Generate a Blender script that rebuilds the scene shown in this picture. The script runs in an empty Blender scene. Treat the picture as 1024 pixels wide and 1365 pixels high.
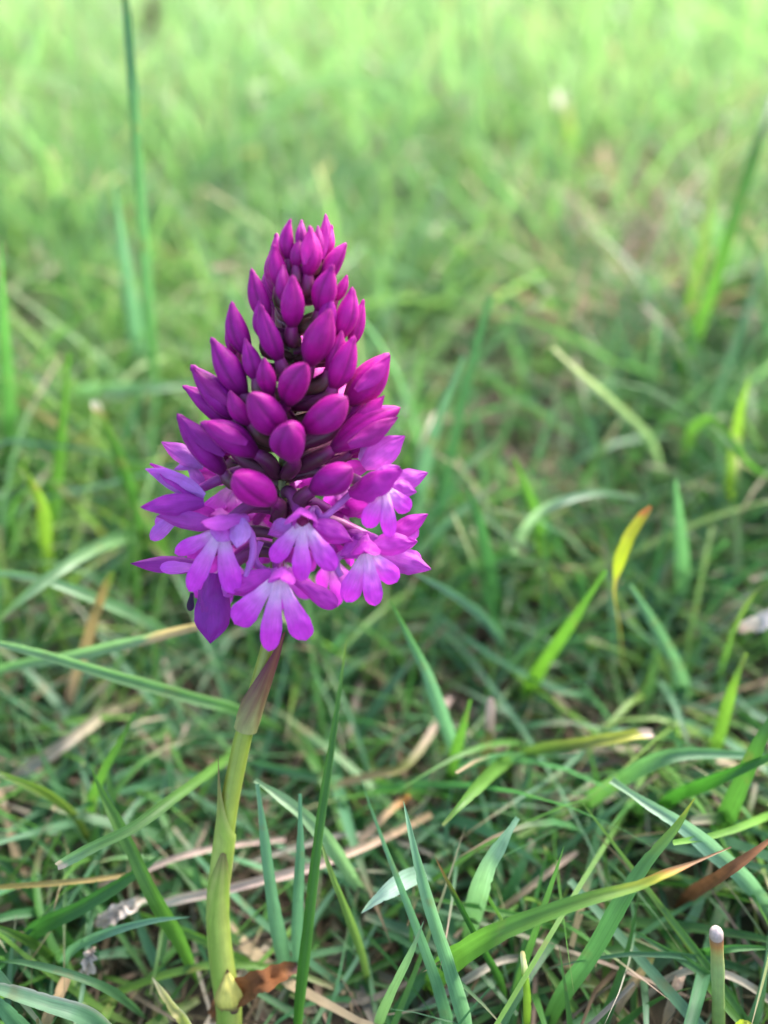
import bpy, math, random
import numpy as np
from mathutils import Vector, Matrix, noise

random.seed(11)
rng = np.random.default_rng(7)
scene = bpy.context.scene
COL = scene.collection
R = math.radians

# ------------------------------------------------------------------ camera, light, exposure
H = 0.127                     # camera height above the turf, metres
PITCH = R(40)
IW, IH = 1024.0, 1365.0
FPX = (IH / 2) / math.tan(R(63.3) / 2)
FWD = Vector((0, math.cos(PITCH), -math.sin(PITCH)))
UP = Vector((0, math.sin(PITCH), math.cos(PITCH)))
RT = Vector((1, 0, 0))
CAM = Vector((0, 0, H))

cd = bpy.data.cameras.new('camera')
cam = bpy.data.objects.new('camera', cd)
COL.objects.link(cam)
cam.location = CAM
cam.rotation_euler = (math.pi / 2 - PITCH, 0, 0)
cd.sensor_fit = 'VERTICAL'
cd.sensor_height = 36
cd.lens = 18 / math.tan(R(63.3) / 2)
cd.clip_start = 0.01
cd.clip_end = 200
cd.dof.use_dof = True
cd.dof.focus_distance = 0.0995
cd.dof.aperture_fstop = cd.lens / 3.5
scene.camera = cam

SUN_EL, SUN_AZ = R(44), R(36)          # azimuth measured from +Y towards +X
w = bpy.data.worlds.new('World')
scene.world = w
w.use_nodes = True
nt = w.node_tree
sky = nt.nodes.new('ShaderNodeTexSky')
sky.sky_type = 'NISHITA'
sky.sun_disc = False
sky.sun_elevation = SUN_EL
sky.sun_rotation = SUN_AZ
sky.air_density = 1.0
sky.dust_density = 3.0
sky.ozone_density = 0.8
bg = nt.nodes['Background']
bg.inputs['Strength'].default_value = 0.10
nt.links.new(sky.outputs[0], bg.inputs['Color'])
sl = bpy.data.lights.new('sun', 'SUN')
sl.energy = 1.5
sl.angle = R(34)
sl.color = (1.0, 0.97, 0.93)
so = bpy.data.objects.new('sun', sl)
COL.objects.link(so)
sdir = Vector((math.sin(SUN_AZ) * math.cos(SUN_EL), math.cos(SUN_AZ) * math.cos(SUN_EL), math.sin(SUN_EL)))
so.rotation_euler = (-sdir).to_track_quat('-Z', 'Y').to_euler()
so.location = sdir * 3

vs = scene.view_settings
vs.view_transform = 'Standard'
vs.look = 'None'
vs.exposure = 2.58
vs.gamma = 1
vs.use_curve_mapping = False
scene.cycles.max_bounces = 8
scene.cycles.transmission_bounces = 6
scene.cycles.diffuse_bounces = 4
scene.cycles.glossy_bounces = 2

# ------------------------------------------------------------------ point helpers
def ray(px, py):
    return FWD + RT * ((px - IW / 2) / FPX) + UP * ((IH / 2 - py) / FPX)

HK = H / 0.135
def at_height(px, py, h_mm):
    """The point seen at that place of the photograph, h_mm above the turf level."""
    d = ray(px, py)
    t = (H - h_mm * HK * 1e-3) / (-d.z)
    return CAM + d * t

def axis_depth(py):
    return 0.0985 + (py - 580) * 1.6e-5

def P(px, py, z=0.0):
    """A point of the orchid: z mm nearer to the camera than the stalk's own plane."""
    return CAM + ray(px, py) * (axis_depth(py) - z * 1e-3)

def project(pts):
    """pts (n,3) -> px, py, depth"""
    q = pts - np.array(CAM)
    d = q @ np.array(FWD)
    dd = np.maximum(d, 1e-4)
    return IW / 2 + FPX * (q @ np.array(RT)) / dd, IH / 2 - FPX * (q @ np.array(UP)) / dd, d

def ground_z(x, y):
    return (0.0022 * np.sin(61 * x + 1.3) * np.sin(53 * y + .4) + 0.003 * np.sin(23 * x - 11 * y)
            + 0.0012 * np.sin(140 * x + 90 * y) - 0.0015)

# ------------------------------------------------------------------ materials
def new_mat(name):
    m = bpy.data.materials.new(name)
    m.use_nodes = True
    n = m.node_tree.nodes
    return m, n, m.node_tree.links, n['Principled BSDF'], n['Material Output']

def math_node(n, l, op, a, b=None, c=None):
    k = n.new('ShaderNodeMath')
    k.operation = op
    for i, v in enumerate((a, b, c)):
        if v is None:
            continue
        if isinstance(v, (int, float)):
            k.inputs[i].default_value = v
        else:
            l.new(v, k.inputs[i])
    return k.outputs[0]

def leafy(name, rough, spec, trans, veins=9, vein_amt=0.10, noise_scale=900, noise_amt=0.25, bump=0.25,
          bump_dist=0.00012, sss=0.0, sheen=0.0, tint_trans=(1, 1, 1), spots=0, spot_col=(.20, .15, .06)):
    """Pigment from the 'Col' attribute, veins running along the blade, light passing through."""
    m, n, l, bsdf, out = new_mat(name)
    at = n.new('ShaderNodeAttribute'); at.attribute_name = 'Col'
    uv = n.new('ShaderNodeUVMap'); uv.uv_map = 'UVMap'
    sep = n.new('ShaderNodeSeparateXYZ'); l.new(uv.outputs[0], sep.inputs[0])
    geo = n.new('ShaderNodeTexCoord')
    nz = n.new('ShaderNodeTexNoise'); nz.inputs['Scale'].default_value = noise_scale
    nz.inputs['Detail'].default_value = 4
    l.new(geo.outputs['Object'], nz.inputs['Vector'])
    ox = n.new('ShaderNodeSeparateXYZ'); l.new(geo.outputs['Object'], ox.inputs[0])
    cv = n.new('ShaderNodeCombineXYZ')
    l.new(math_node(n, l, 'MULTIPLY', sep.outputs['X'], float(veins)), cv.inputs[0])
    l.new(math_node(n, l, 'MULTIPLY', sep.outputs['Y'], 1.6), cv.inputs[1])
    l.new(math_node(n, l, 'MULTIPLY', ox.outputs['X'], 25.0), cv.inputs[2])
    vn = n.new('ShaderNodeTexNoise'); vn.inputs['Scale'].default_value = 1.6; vn.inputs['Detail'].default_value = 5
    vn.inputs['Roughness'].default_value = .7
    l.new(cv.outputs[0], vn.inputs['Vector'])
    wave = math_node(n, l, 'MULTIPLY_ADD', vn.outputs['Fac'], 4.0, -2.0)
    k1 = math_node(n, l, 'MULTIPLY_ADD', wave, vein_amt, 1.0)
    k2 = math_node(n, l, 'MULTIPLY_ADD', nz.outputs['Fac'], noise_amt * 2, 1 - noise_amt)
    kk = math_node(n, l, 'MULTIPLY', k1, k2)
    mul = n.new('ShaderNodeVectorMath'); mul.operation = 'SCALE'
    l.new(at.outputs['Color'], mul.inputs[0]); l.new(kk, mul.inputs['Scale'])
    colour = mul.outputs[0]
    if spots:
        sn = n.new('ShaderNodeTexNoise'); sn.inputs['Scale'].default_value = spots; sn.inputs['Detail'].default_value = 3
        l.new(geo.outputs['Object'], sn.inputs['Vector'])
        rm = n.new('ShaderNodeMapRange'); rm.inputs['From Min'].default_value = .62; rm.inputs['From Max'].default_value = .74
        rm.inputs['To Max'].default_value = .65
        l.new(sn.outputs['Fac'], rm.inputs['Value'])
        mc = n.new('ShaderNodeMix'); mc.data_type = 'RGBA'
        l.new(rm.outputs[0], mc.inputs[0]); l.new(colour, mc.inputs[6]); mc.inputs[7].default_value = spot_col + (1,)
        colour = mc.outputs[2]
    l.new(colour, bsdf.inputs['Base Color'])
    bsdf.inputs['Roughness'].default_value = rough
    bsdf.inputs['Specular IOR Level'].default_value = spec
    if sss:
        bsdf.inputs['Subsurface Weight'].default_value = sss
        bsdf.inputs['Subsurface Radius'].default_value = (1, .35, .9)
        bsdf.inputs['Subsurface Scale'].default_value = 0.0009
    if sheen:
        bsdf.inputs['Sheen Weight'].default_value = sheen
        bsdf.inputs['Sheen Roughness'].default_value = .4
        bsdf.inputs['Sheen Tint'].default_value = (1, .75, 1, 1)
    if bump:
        hsum = math_node(n, l, 'ADD', math_node(n, l, 'MULTIPLY', wave, .5), nz.outputs['Fac'])
        b = n.new('ShaderNodeBump'); b.inputs['Strength'].default_value = bump
        b.inputs['Distance'].default_value = bump_dist
        l.new(hsum, b.inputs['Height']); l.new(b.outputs[0], bsdf.inputs['Normal'])
    if trans:
        tr = n.new('ShaderNodeBsdfTranslucent')
        tm = n.new('ShaderNodeVectorMath'); tm.operation = 'MULTIPLY'
        l.new(colour, tm.inputs[0]); tm.inputs[1].default_value = tint_trans
        l.new(tm.outputs[0], tr.inputs['Color'])
        mx = n.new('ShaderNodeMixShader'); mx.inputs['Fac'].default_value = trans
        l.new(bsdf.outputs[0], mx.inputs[1]); l.new(tr.outputs[0], mx.inputs[2])
        l.new(mx.outputs[0], out.inputs['Surface'])
    return m

M_GRASS = leafy('grass_leaf', 0.42, 0.45, 0.46, veins=5, vein_amt=.30, noise_scale=260, noise_amt=.25, spots=170, tint_trans=(1.08, 1.3, .85))
M_STRAW = leafy('dead_grass', 0.75, 0.25, 0.2, veins=7, vein_amt=.22, noise_scale=350, noise_amt=.4, spots=220, spot_col=(.10, .07, .04), bump=.5, bump_dist=.0002)
M_PETAL = leafy('petal', 0.48, 0.35, 0.34, veins=6, vein_amt=.16, noise_scale=1100, noise_amt=.2, bump=.4, bump_dist=.00016, sheen=.12,
                tint_trans=(1.15, 1.0, 1.1))
M_BUD = leafy('bud_skin', 0.5, 0.22, 0, veins=9, vein_amt=.20, noise_scale=900, noise_amt=.28, bump=.35, bump_dist=.00016, sss=.22, sheen=.04)
M_STEM = leafy('stem_skin', 0.42, 0.4, 0, veins=8, vein_amt=.12, noise_scale=700, noise_amt=.22, spots=190, spot_col=(.20, .17, .05), bump=.3, bump_dist=.0001, sss=.15)
M_SHEATH = leafy('sheath_skin', 0.5, 0.35, 0.2, veins=7, vein_amt=.22, noise_scale=600, noise_amt=.2, bump=.35, bump_dist=.00012)

def soil_mat():
    m, n, l, b, out = new_mat('soil')
    tc = n.new('ShaderNodeTexCoord')
    n1 = n.new('ShaderNodeTexNoise'); n1.inputs['Scale'].default_value = 90; n1.inputs['Detail'].default_value = 8
    n2 = n.new('ShaderNodeTexNoise'); n2.inputs['Scale'].default_value = 9; n2.inputs['Detail'].default_value = 5
    n3 = n.new('ShaderNodeTexVoronoi'); n3.inputs['Scale'].default_value = 260
    for k in (n1, n2, n3):
        l.new(tc.outputs['Object'], k.inputs['Vector'])
    r1 = n.new('ShaderNodeValToRGB')
    e = r1.color_ramp.elements
    e[0].position, e[0].color = .3, (.010, .007, .005, 1)
    e[1].position, e[1].color = .72, (.075, .053, .034, 1)
    l.new(n1.outputs['Fac'], r1.inputs[0])
    r2 = n.new('ShaderNodeValToRGB')
    e = r2.color_ramp.elements
    e[0].position, e[0].color = .42, (0, 0, 0, 1)
    e[1].position, e[1].color = .62, (1, 1, 1, 1)
    l.new(n2.outputs['Fac'], r2.inputs[0])
    mx = n.new('ShaderNodeMix'); mx.data_type = 'RGBA'
    l.new(r2.outputs[0], mx.inputs[0]); l.new(r1.outputs[0], mx.inputs[6])
    mx.inputs[7].default_value = (.035, .06, .018, 1)       # moss and seedlings in the turf
    l.new(mx.outputs[2], b.inputs['Base Color'])
    b.inputs['Roughness'].default_value = .95
    bp = n.new('ShaderNodeBump'); bp.inputs['Strength'].default_value = .9; bp.inputs['Distance'].default_value = .002
    l.new(math_node(n, l, 'ADD', n1.outputs['Fac'], n3.outputs['Distance']), bp.inputs['Height'])
    l.new(bp.outputs[0], b.inputs['Normal'])
    return m
M_SOIL = soil_mat()

# ------------------------------------------------------------------ mesh helpers
ORIGIN = {}

def tag(o, label=None, cat=None, group=None, kind=None):
    if label: o['label'] = label
    if cat: o['category'] = cat
    if group: o['group'] = group
    if kind: o['kind'] = kind
    return o

def link_mesh(name, V, F, C, UV, mat, parent=None, origin=None, smooth=True):
    V = np.asarray(V, dtype=np.float64)
    origin = np.array(origin if origin is not None else V.mean(axis=0), dtype=np.float64)
    me = bpy.data.meshes.new(name)
    L = V - origin
    if isinstance(F, np.ndarray):
        nf, k = F.shape
        me.vertices.add(len(L)); me.vertices.foreach_set('co', L.astype(np.float32).ravel())
        me.loops.add(nf * k); me.loops.foreach_set('vertex_index', F.astype(np.int32).ravel())
        me.polygons.add(nf)
        me.polygons.foreach_set('loop_start', np.arange(0, nf * k, k, dtype=np.int32))
        me.polygons.foreach_set('loop_total', np.full(nf, k, dtype=np.int32))
        loopv = F.ravel()
    else:
        me.from_pydata([tuple(v) for v in L], [], F)
        loopv = np.array([i for f in F for i in f])
    me.update()
    ca = me.color_attributes.new('Col', 'FLOAT_COLOR', 'POINT')
    C = np.asarray(C, dtype=np.float32)
    ca.data.foreach_set('color', np.concatenate([C, np.ones((len(C), 1), np.float32)], axis=1).ravel())
    uvl = me.uv_layers.new(name='UVMap')
    uvl.data.foreach_set('uv', np.asarray(UV, dtype=np.float32)[loopv].ravel())
    me.polygons.foreach_set('use_smooth', np.full(len(me.polygons), smooth))
    me.validate()
    me.materials.append(mat)
    o = bpy.data.objects.new(name, me)
    COL.objects.link(o)
    ORIGIN[o.name] = Vector(origin)
    if parent is not None:
        o.parent = parent
        o.location = Vector(origin) - ORIGIN[parent.name]
    else:
        o.location = Vector(origin)
    return o

def empty(name, loc, parent=None):
    o = bpy.data.objects.new(name, None)
    o.empty_display_size = .005
    COL.objects.link(o)
    ORIGIN[o.name] = Vector(loc)
    o.location = Vector(loc) - (ORIGIN[parent.name] if parent is not None else Vector((0, 0, 0)))
    o.parent = parent
    return o

class MB:
    def __init__(s):
        s.V, s.F, s.C, s.UV = [], [], [], []
    def grid(s, pts, cols, uvs, wrap=False):
        """pts[i][j]"""
        b = len(s.V); ni, nj = len(pts), len(pts[0])
        for i in range(ni):
            for j in range(nj):
                s.V.append(tuple(pts[i][j])); s.C.append(tuple(cols[i][j])); s.UV.append(tuple(uvs[i][j]))
        jm = nj if wrap else nj - 1
        for i in range(ni - 1):
            for j in range(jm):
                j2 = (j + 1) % nj
                s.F.append((b + i * nj + j, b + i * nj + j2, b + (i + 1) * nj + j2, b + (i + 1) * nj + j))
    def build(s, name, mat, parent=None, origin=None):
        return link_mesh(name, s.V, s.F, s.C, s.UV, mat, parent, origin)

def mixc(a, b, t):
    t = max(0.0, min(1.0, t))
    return tuple(x + (y - x) * t for x, y in zip(a, b))

def stops(lst, t):
    if t <= lst[0][0]: return lst[0][1]
    for (t0, c0), (t1, c1) in zip(lst, lst[1:]):
        if t <= t1:
            k = (t - t0) / max(1e-6, t1 - t0)
            if isinstance(c0, (int, float)): return c0 + (c1 - c0) * k
            return mixc(c0, c1, k)
    return lst[-1][1]

def bez(a, b, c, u):
    return a * (1 - u) ** 2 + b * (2 * u * (1 - u)) + c * u ** 2

def catmull(pts, n):
    p = [pts[0] * 2 - pts[1]] + list(pts) + [pts[-1] * 2 - pts[-2]]
    seg = len(pts) - 1
    out = []
    for i in range(n):
        t = i / (n - 1) * seg
        k = min(int(t), seg - 1); f = t - k
        a, b, c, d = p[k], p[k + 1], p[k + 2], p[k + 3]
        out.append(.5 * ((2 * b) + (c - a) * f + (2 * a - 5 * b + 4 * c - d) * f * f + (3 * b - a - 3 * c + d) * f ** 3))
    return out

def tangents(pts):
    T = []
    for i in range(len(pts)):
        T.append((pts[min(i + 1, len(pts) - 1)] - pts[max(i - 1, 0)]).normalized())
    return T

PROFILE = {
    'lobe': [(0, .30), (.15, .40), (.35, .58), (.52, .80), (.70, .99), (.80, 1.0), (.88, .90), (.94, .70), (.975, .45), (1, .0)],
    'oblong': [(0, .42), (.2, .55), (.4, .76), (.55, .92), (.65, 1.0), (.78, .97), (.87, .84), (.94, .62), (.975, .40), (1, .0)],
    'hang': [(0, .42), (.2, .60), (.4, .84), (.58, .96), (.7, .90), (.82, .66), (.92, .32), (1, .02)],
    'sepal': [(0, .36), (.12, .62), (.3, .93), (.45, 1.0), (.6, .92), (.75, .68), (.88, .36), (.96, .14), (1, .02)],
    'lance': [(0, .55), (.15, .85), (.3, 1.0), (.5, .82), (.7, .52), (.88, .22), (1, .02)],
}

def petal(mb, base, tip, width, face, prof='sepal', arch=0.0, cup=0.0, colf=None, nu=16, nv=8, recurve=0.0, wob=0.0, crease=0.0):
    """A sheet from base to tip. face: the way its upper side looks; arch lifts the middle; cup raises the edges; recurve bends the end back."""
    d = tip - base
    L = d.length
    dn = d.normalized()
    side = dn.cross(face).normalized()
    nrm = side.cross(dn).normalized()
    ctrl = (base + tip) * .5 + nrm * (arch * L)
    ph = random.uniform(0, 6.3)
    pts, cols, uvs = [], [], []
    for i in range(nu + 1):
        u = i / nu
        c = bez(base, ctrl, tip, u) - nrm * (recurve * L * u ** 3)
        hw = stops(PROFILE[prof], u) * width / 2
        rp, rc, ru = [], [], []
        for j in range(nv + 1):
            v = 2 * j / nv - 1
            off = cup * hw * (v * v) - crease * hw * (1 - abs(v)) ** 2
            off += wob * width * math.sin(ph + u * 5 + v * 3) * abs(v) + .10 * width * noise.noise((ph * 7, u * 4.5, v * 1.6)) + .035 * width * noise.noise((ph * 3, u * 5, v * 6))
            rp.append(c + side * (hw * v * (1 + (.07 * noise.noise((ph * 9 + (3 if v > 0 else 0), u * 7, 0)) if abs(v) > .7 else 0))) + nrm * off)
            rc.append(colf(u, v)); ru.append((j / nv, u))
        pts.append(rp); cols.append(rc); uvs.append(ru)
    mb.grid(pts, cols, uvs)

def tube(mb, path, radii, colf, nv=10, n=None, squash=None):
    if n: 
        path = catmull(path, n)
    T = tangents(path)
    m = len(path)
    ref = Vector((0.3, -0.8, 0.52)).normalized()
    pts, cols, uvs = [], [], []
    for i, (c, t) in enumerate(zip(path, T)):
        u = i / (m - 1)
        r = radii(u) if callable(radii) else radii
        a = t.cross(ref).normalized(); b = a.cross(t).normalized()
        rp, rc, ru = [], [], []
        for j in range(nv):
            th = 2 * math.pi * j / nv
            rp.append(c + a * (r * math.cos(th)) + b * (r * math.sin(th)))
            rc.append(colf(u, th)); ru.append((j / nv, u))
        pts.append(rp); cols.append(rc); uvs.append(ru)
    mb.grid(pts, cols, uvs, wrap=True)
    return path

# ------------------------------------------------------------------ the ground
def make_ground():
    xs = np.concatenate([[-60, -20, -8, -3, -1.6], np.arange(-1.0, 1.001, .02), [1.6, 3, 8, 20, 60]])
    ys = np.concatenate([[-60, -20, -8, -3, -1.2], np.arange(-.6, 2.401, .02), [3, 4, 8, 20, 60]])
    X, Y = np.meshgrid(xs, ys)
    Z = ground_z(X, Y) - 0.001
    V = np.stack([X.ravel(), Y.ravel(), Z.ravel()], 1)
    ny, nx = X.shape
    i = np.arange(ny - 1)[:, None] * nx + np.arange(nx - 1)[None, :]
    F = np.stack([i, i + 1, i + nx + 1, i + nx], -1).reshape(-1, 4)
    o = link_mesh('ground', V, F, np.full((len(V), 3), .1), V[:, :2], M_SOIL, None, (0, 0, 0))
    tag(o, 'dark brown crumbly soil under the grass', kind='structure')
make_ground()

# ------------------------------------------------------------------ turf that nobody could count
def lowfreq(x, y, s, ph):
    return (np.sin(x * s + ph) * np.sin(y * s * .9 + 1.7 * ph) + .6 * np.sin(x * s * 1.9 - y * s * 1.3 + 2.1 * ph)
            + .4 * np.sin(x * s * 3.1 + y * s * 2.7 + .7 * ph)) / 2.0

GREENS = np.array([[.042, .120, .042], [.050, .135, .032], [.070, .165, .034], [.100, .205, .036], [.135, .225, .045],
                   [.060, .150, .070], [.085, .175, .095]])
STRAWS = np.array([[.34, .26, .16], [.40, .33, .23], [.27, .19, .12], [.36, .25, .19], [.21, .15, .09], [.44, .38, .29]])

def blades(name, roots, length, width, e0, bend, az, cols, tipcols, cut, S, mat, limit=True, label=None, mind=None):
    n = len(roots)
    s = np.linspace(0, 1, S)
    e = e0[:, None] - bend[:, None] * s[None, :] ** 1.3
    drift = rng.normal(0, .5, n)
    a = az[:, None] + drift[:, None] * s[None, :]
    step = (length / (S - 1))[:, None]
    dx = np.cos(e) * np.cos(a) * step; dy = np.cos(e) * np.sin(a) * step; dz = np.sin(e) * step
    def cum(d):
        return np.concatenate([np.zeros((n, 1)), np.cumsum(d[:, :-1], 1)], 1)
    X = roots[:, 0:1] + cum(dx); Y = roots[:, 1:2] + cum(dy)
    Z = cum(dz)
    Z = np.maximum(Z, .0006 + .0035 * rng.random((n, 1)) * s[None, :]) + ground_z(X, Y)
    Cn = np.stack([X, Y, Z], -1)                                   # n,S,3
    T = np.gradient(Cn, axis=1); T /= np.linalg.norm(T, axis=-1, keepdims=True) + 1e-9
    side = np.stack([-np.sin(a), np.cos(a), np.zeros_like(a)], -1)
    nrm = np.cross(T, side); nrm /= np.linalg.norm(nrm, axis=-1, keepdims=True) + 1e-9
    tw = rng.normal(0, .5, n)[:, None] + rng.normal(0, .7, n)[:, None] * s[None, :]
    side = side * np.cos(tw)[..., None] + nrm * np.sin(tw)[..., None]
    nrm = np.cross(T, side)
    prof = np.minimum(1, .55 + 2.0 * s)[None, :] * np.where(cut[:, None], 1 - .45 * s[None, :] ** 2, np.maximum(1 - s[None, :] ** 2.0, .01))
    hw = (width / 2)[:, None] * prof
    fold = np.abs(rng.normal(.35, .2, n))[:, None, None]
    Lf = Cn - side * hw[..., None]; Rt = Cn + side * hw[..., None]
    Md = Cn - nrm * (hw[..., None] * fold)
    V = np.stack([Lf, Md, Rt], 2)                                  # n,S,3,3
    # nothing tall may stand between the lens and the orchid
    px, py, d = project(V.reshape(-1, 3))
    thr = np.interp(py, [0, 870, 1000, 1365], [.157, .147, .131, .110])
    thr = np.where((py > 900) & ((px > 470) | (px < 130)), np.interp(py, [900, 1050, 1365], [.150, .106, .094]), thr)
    if mind is not None: thr = thr * 0 + mind
    bad = (d < thr) & (px > -120) & (px < IW + 120) & (py > -500) & (py < IH + 60) & (d > 0)
    bad |= (np.linalg.norm(V.reshape(-1, 3) - np.array(CAM), axis=1) < .07)
    keep = ~bad.reshape(n, -1).any(1)
    V = V[keep]; cols = cols[keep]; tipcols = tipcols[keep]
    n = len(V)
    tcut = rng.uniform(.65, 1.1, n)[:, None]
    k = np.clip((s[None, :] - tcut) / .12, 0, 1)[..., None]
    base = np.array([.25, .23, .12])
    kb = (np.clip(1 - s * 5, 0, 1) * .5)[None, :, None]
    C = cols[:, None, :] * (1 - kb) + base * kb
    C = C * (1 - k) + tipcols[:, None, :] * k
    C = np.repeat(C[:, :, None, :], 3, axis=2)
    UV = np.zeros((n, S, 3, 2)); UV[..., 0] = np.array([0, .5, 1])[None, None, :]; UV[..., 1] = s[None, :, None]
    b = np.arange(n)[:, None, None] * (S * 3) + np.arange(S - 1)[None, :, None] * 3 + np.arange(2)[None, None, :]
    F = np.stack([b, b + 1, b + 4, b + 3], -1).reshape(-1, 4)
    o = link_mesh(name, V.reshape(-1, 3), F, C.reshape(-1, 3), UV.reshape(-1, 2), mat, None, (0, 0, 0))
    tag(o, label, None, None, 'stuff')
    return o

def scatter(n_tufts, per, x0, x1, y0, y1, spread):
    t = np.stack([rng.uniform(x0, x1, n_tufts), rng.uniform(y0, y1, n_tufts)], 1)
    idx = np.repeat(np.arange(n_tufts), per)
    p = t[idx] + rng.normal(0, spread, (len(idx), 2))
    return p, idx, t

BARE = [(870, 310, .040), (820, 360, .02), (640, 490, .020), (40, 455, .022), (545, 300, .028), (830, 650, .014), (690, 880, .012), (640, 1000, .010), (60, 560, .014),
        (100, 960, .010), (860, 1300, .012), (520, 1240, .010), (270, 420, .016)]
BARE = [(at_height(px, py, 0), r) for px, py, r in BARE]
def bareness(x, y):
    b = np.zeros_like(x)
    for c, r in BARE:
        b = np.maximum(b, np.exp(-((x - c.x) ** 2 + (y - c.y) ** 2 * .45) / (2 * (r * .75) ** 2)))
    return b

def turf(name, n_tufts, per, box, spread, lmin, lmax, wmin, wmax, S, label, upright=.5, bright=1.0, pale=0.0):
    p, idx, t = scatter(n_tufts, per, *box, spread)
    lf = lowfreq(t[:, 0], t[:, 1], 19, .8)
    keep_t = lf > -.62 + rng.normal(0, .18, n_tufts)
    keep_t &= rng.random(n_tufts) > bareness(t[:, 0], t[:, 1]) * 1.05
    m = keep_t[idx]; p, idx = p[m], idx[m]
    n = len(p)
    hue_t = np.clip((lowfreq(t[:, 0], t[:, 1], 14, 2.9) * .5 + .45 + rng.normal(0, .28, n_tufts)), 0, .999)
    h = np.clip(hue_t[idx] + rng.normal(0, .10, n), 0, .999)
    ci = (h * len(GREENS)).astype(int)
    order = np.array([0, 1, 5, 2, 6, 3, 4])
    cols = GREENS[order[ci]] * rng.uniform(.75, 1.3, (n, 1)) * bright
    pale = (np.clip((p[:, 1] - .12) / .34, 0, 1) ** .8 * pale)[:, None]  # colour lightened with distance, imitating stronger light and haze over the far grass
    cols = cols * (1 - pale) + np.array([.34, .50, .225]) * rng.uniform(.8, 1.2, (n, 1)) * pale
    size_t = rng.uniform(.7, 1.25, n_tufts)
    length = rng.uniform(lmin, lmax, n) * size_t[idx]
    width = rng.uniform(wmin, wmax, n) * rng.choice([.6, 1, 1, 1.25], n)
    az = rng.uniform(0, 2 * np.pi, n)
    e0 = np.clip(rng.normal(upright * 1.55, .35, n), .25, 1.54)
    bend = np.abs(rng.normal(.8, .6, n))
    tip = STRAWS[rng.integers(0, len(STRAWS), n)]
    cut = rng.random(n) < .22
    return blades(name, p, length, width, e0, bend, az, cols, tip, cut, S, M_GRASS, label=label)

def litter(name, n, box, lmin, lmax, wmin, wmax, S, label, lift=.14, gain=1.0):
    p = np.stack([rng.uniform(box[0], box[1], n), rng.uniform(box[2], box[3], n)], 1)
    lf = lowfreq(p[:, 0], p[:, 1], 19, .8)
    keep = rng.random(n) < np.clip(.75 - .5 * lf, .2, 1)
    p = p[keep]; n = len(p)
    cols = STRAWS[rng.integers(0, len(STRAWS), n)] * rng.uniform(.4, 1.15, (n, 1)) * gain
    return blades(name, p, rng.uniform(lmin, lmax, n), rng.uniform(wmin, wmax, n), np.abs(rng.normal(lift, .16, n)),
                  rng.normal(.15, .35, n), rng.uniform(0, 6.283, n), cols, cols * .8, rng.random(n) < .5, S, M_STRAW, label=label)

litter('thatch', 26000, (-.26, .26, .02, .36), .006, .026, .0004, .0011, 4, 'fine dark thatch fibres covering the soil', lift=.22, gain=.55)
litter('straw_litter', 5500, (-.34, .34, .02, .50), .012, .06, .0006, .0021, 5, 'matted tan straw and dead blades lying on the soil below the grass')
litter('straw_litter', 9000, (-.8, .8, .45, 1.7), .03, .10, .0015, .0045, 4, 'bleached straw scattered through the far grass')
c0 = at_height(850, 290, 0)
litter('straw_litter', 1200, (c0.x - .04, c0.x + .09, c0.y - .11, c0.y + .08), .02, .06, .0015, .004, 5, 'pale patch of bleached straw in the grass at upper right', lift=.5, gain=2.3)
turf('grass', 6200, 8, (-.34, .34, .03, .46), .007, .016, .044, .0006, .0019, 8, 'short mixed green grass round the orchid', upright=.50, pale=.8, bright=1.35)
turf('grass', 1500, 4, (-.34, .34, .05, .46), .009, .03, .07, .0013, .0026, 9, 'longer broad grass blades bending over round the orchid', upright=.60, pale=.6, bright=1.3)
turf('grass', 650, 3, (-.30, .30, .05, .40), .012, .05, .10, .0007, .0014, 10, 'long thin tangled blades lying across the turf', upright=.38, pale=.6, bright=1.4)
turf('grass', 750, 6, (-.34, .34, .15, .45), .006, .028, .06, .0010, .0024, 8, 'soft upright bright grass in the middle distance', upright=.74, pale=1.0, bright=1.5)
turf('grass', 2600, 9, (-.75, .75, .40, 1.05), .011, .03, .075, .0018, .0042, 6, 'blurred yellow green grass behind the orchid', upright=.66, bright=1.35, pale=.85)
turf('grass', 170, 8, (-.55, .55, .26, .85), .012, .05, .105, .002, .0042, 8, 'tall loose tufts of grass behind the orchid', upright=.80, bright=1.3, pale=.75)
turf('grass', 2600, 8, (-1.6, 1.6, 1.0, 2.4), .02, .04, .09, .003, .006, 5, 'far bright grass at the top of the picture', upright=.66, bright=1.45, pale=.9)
turf('grass', 700, 8, (-1.0, -.32, -.4, .46), .012, .025, .06, .0016, .0034, 5, 'grass to the left of the view', upright=.55)
turf('grass', 700, 8, (.32, 1.0, -.4, .46), .012, .025, .06, .0016, .0034, 5, 'grass to the right of the view', upright=.55)
turf('grass', 500, 7, (-.34, .34, -.4, .03), .008, .016, .035, .0012, .0026, 5, 'short grass in front of the orchid', upright=.5)

# ------------------------------------------------------------------ single blades the photograph shows one by one
MINT = (.125, .255, .155); PALE = (.20, .32, .17); GREEN = (.065, .165, .032); BRIGHT = (.095, .21, .035); DARK = (.030, .095, .018)
OLIVE = (.13, .15, .04); LIME = (.17, .27, .035); YEL = (.42, .40, .05); ORANGE = (.52, .22, .055); TAN = (.45, .31, .17)
CREAM = (.62, .55, .40); PINK = (.52, .38, .32); BROWN = (.16, .070, .030); RUST = (.24, .080, .020); GREY = (.36, .32, .25); WHITE = (.56, .49, .43)

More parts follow.
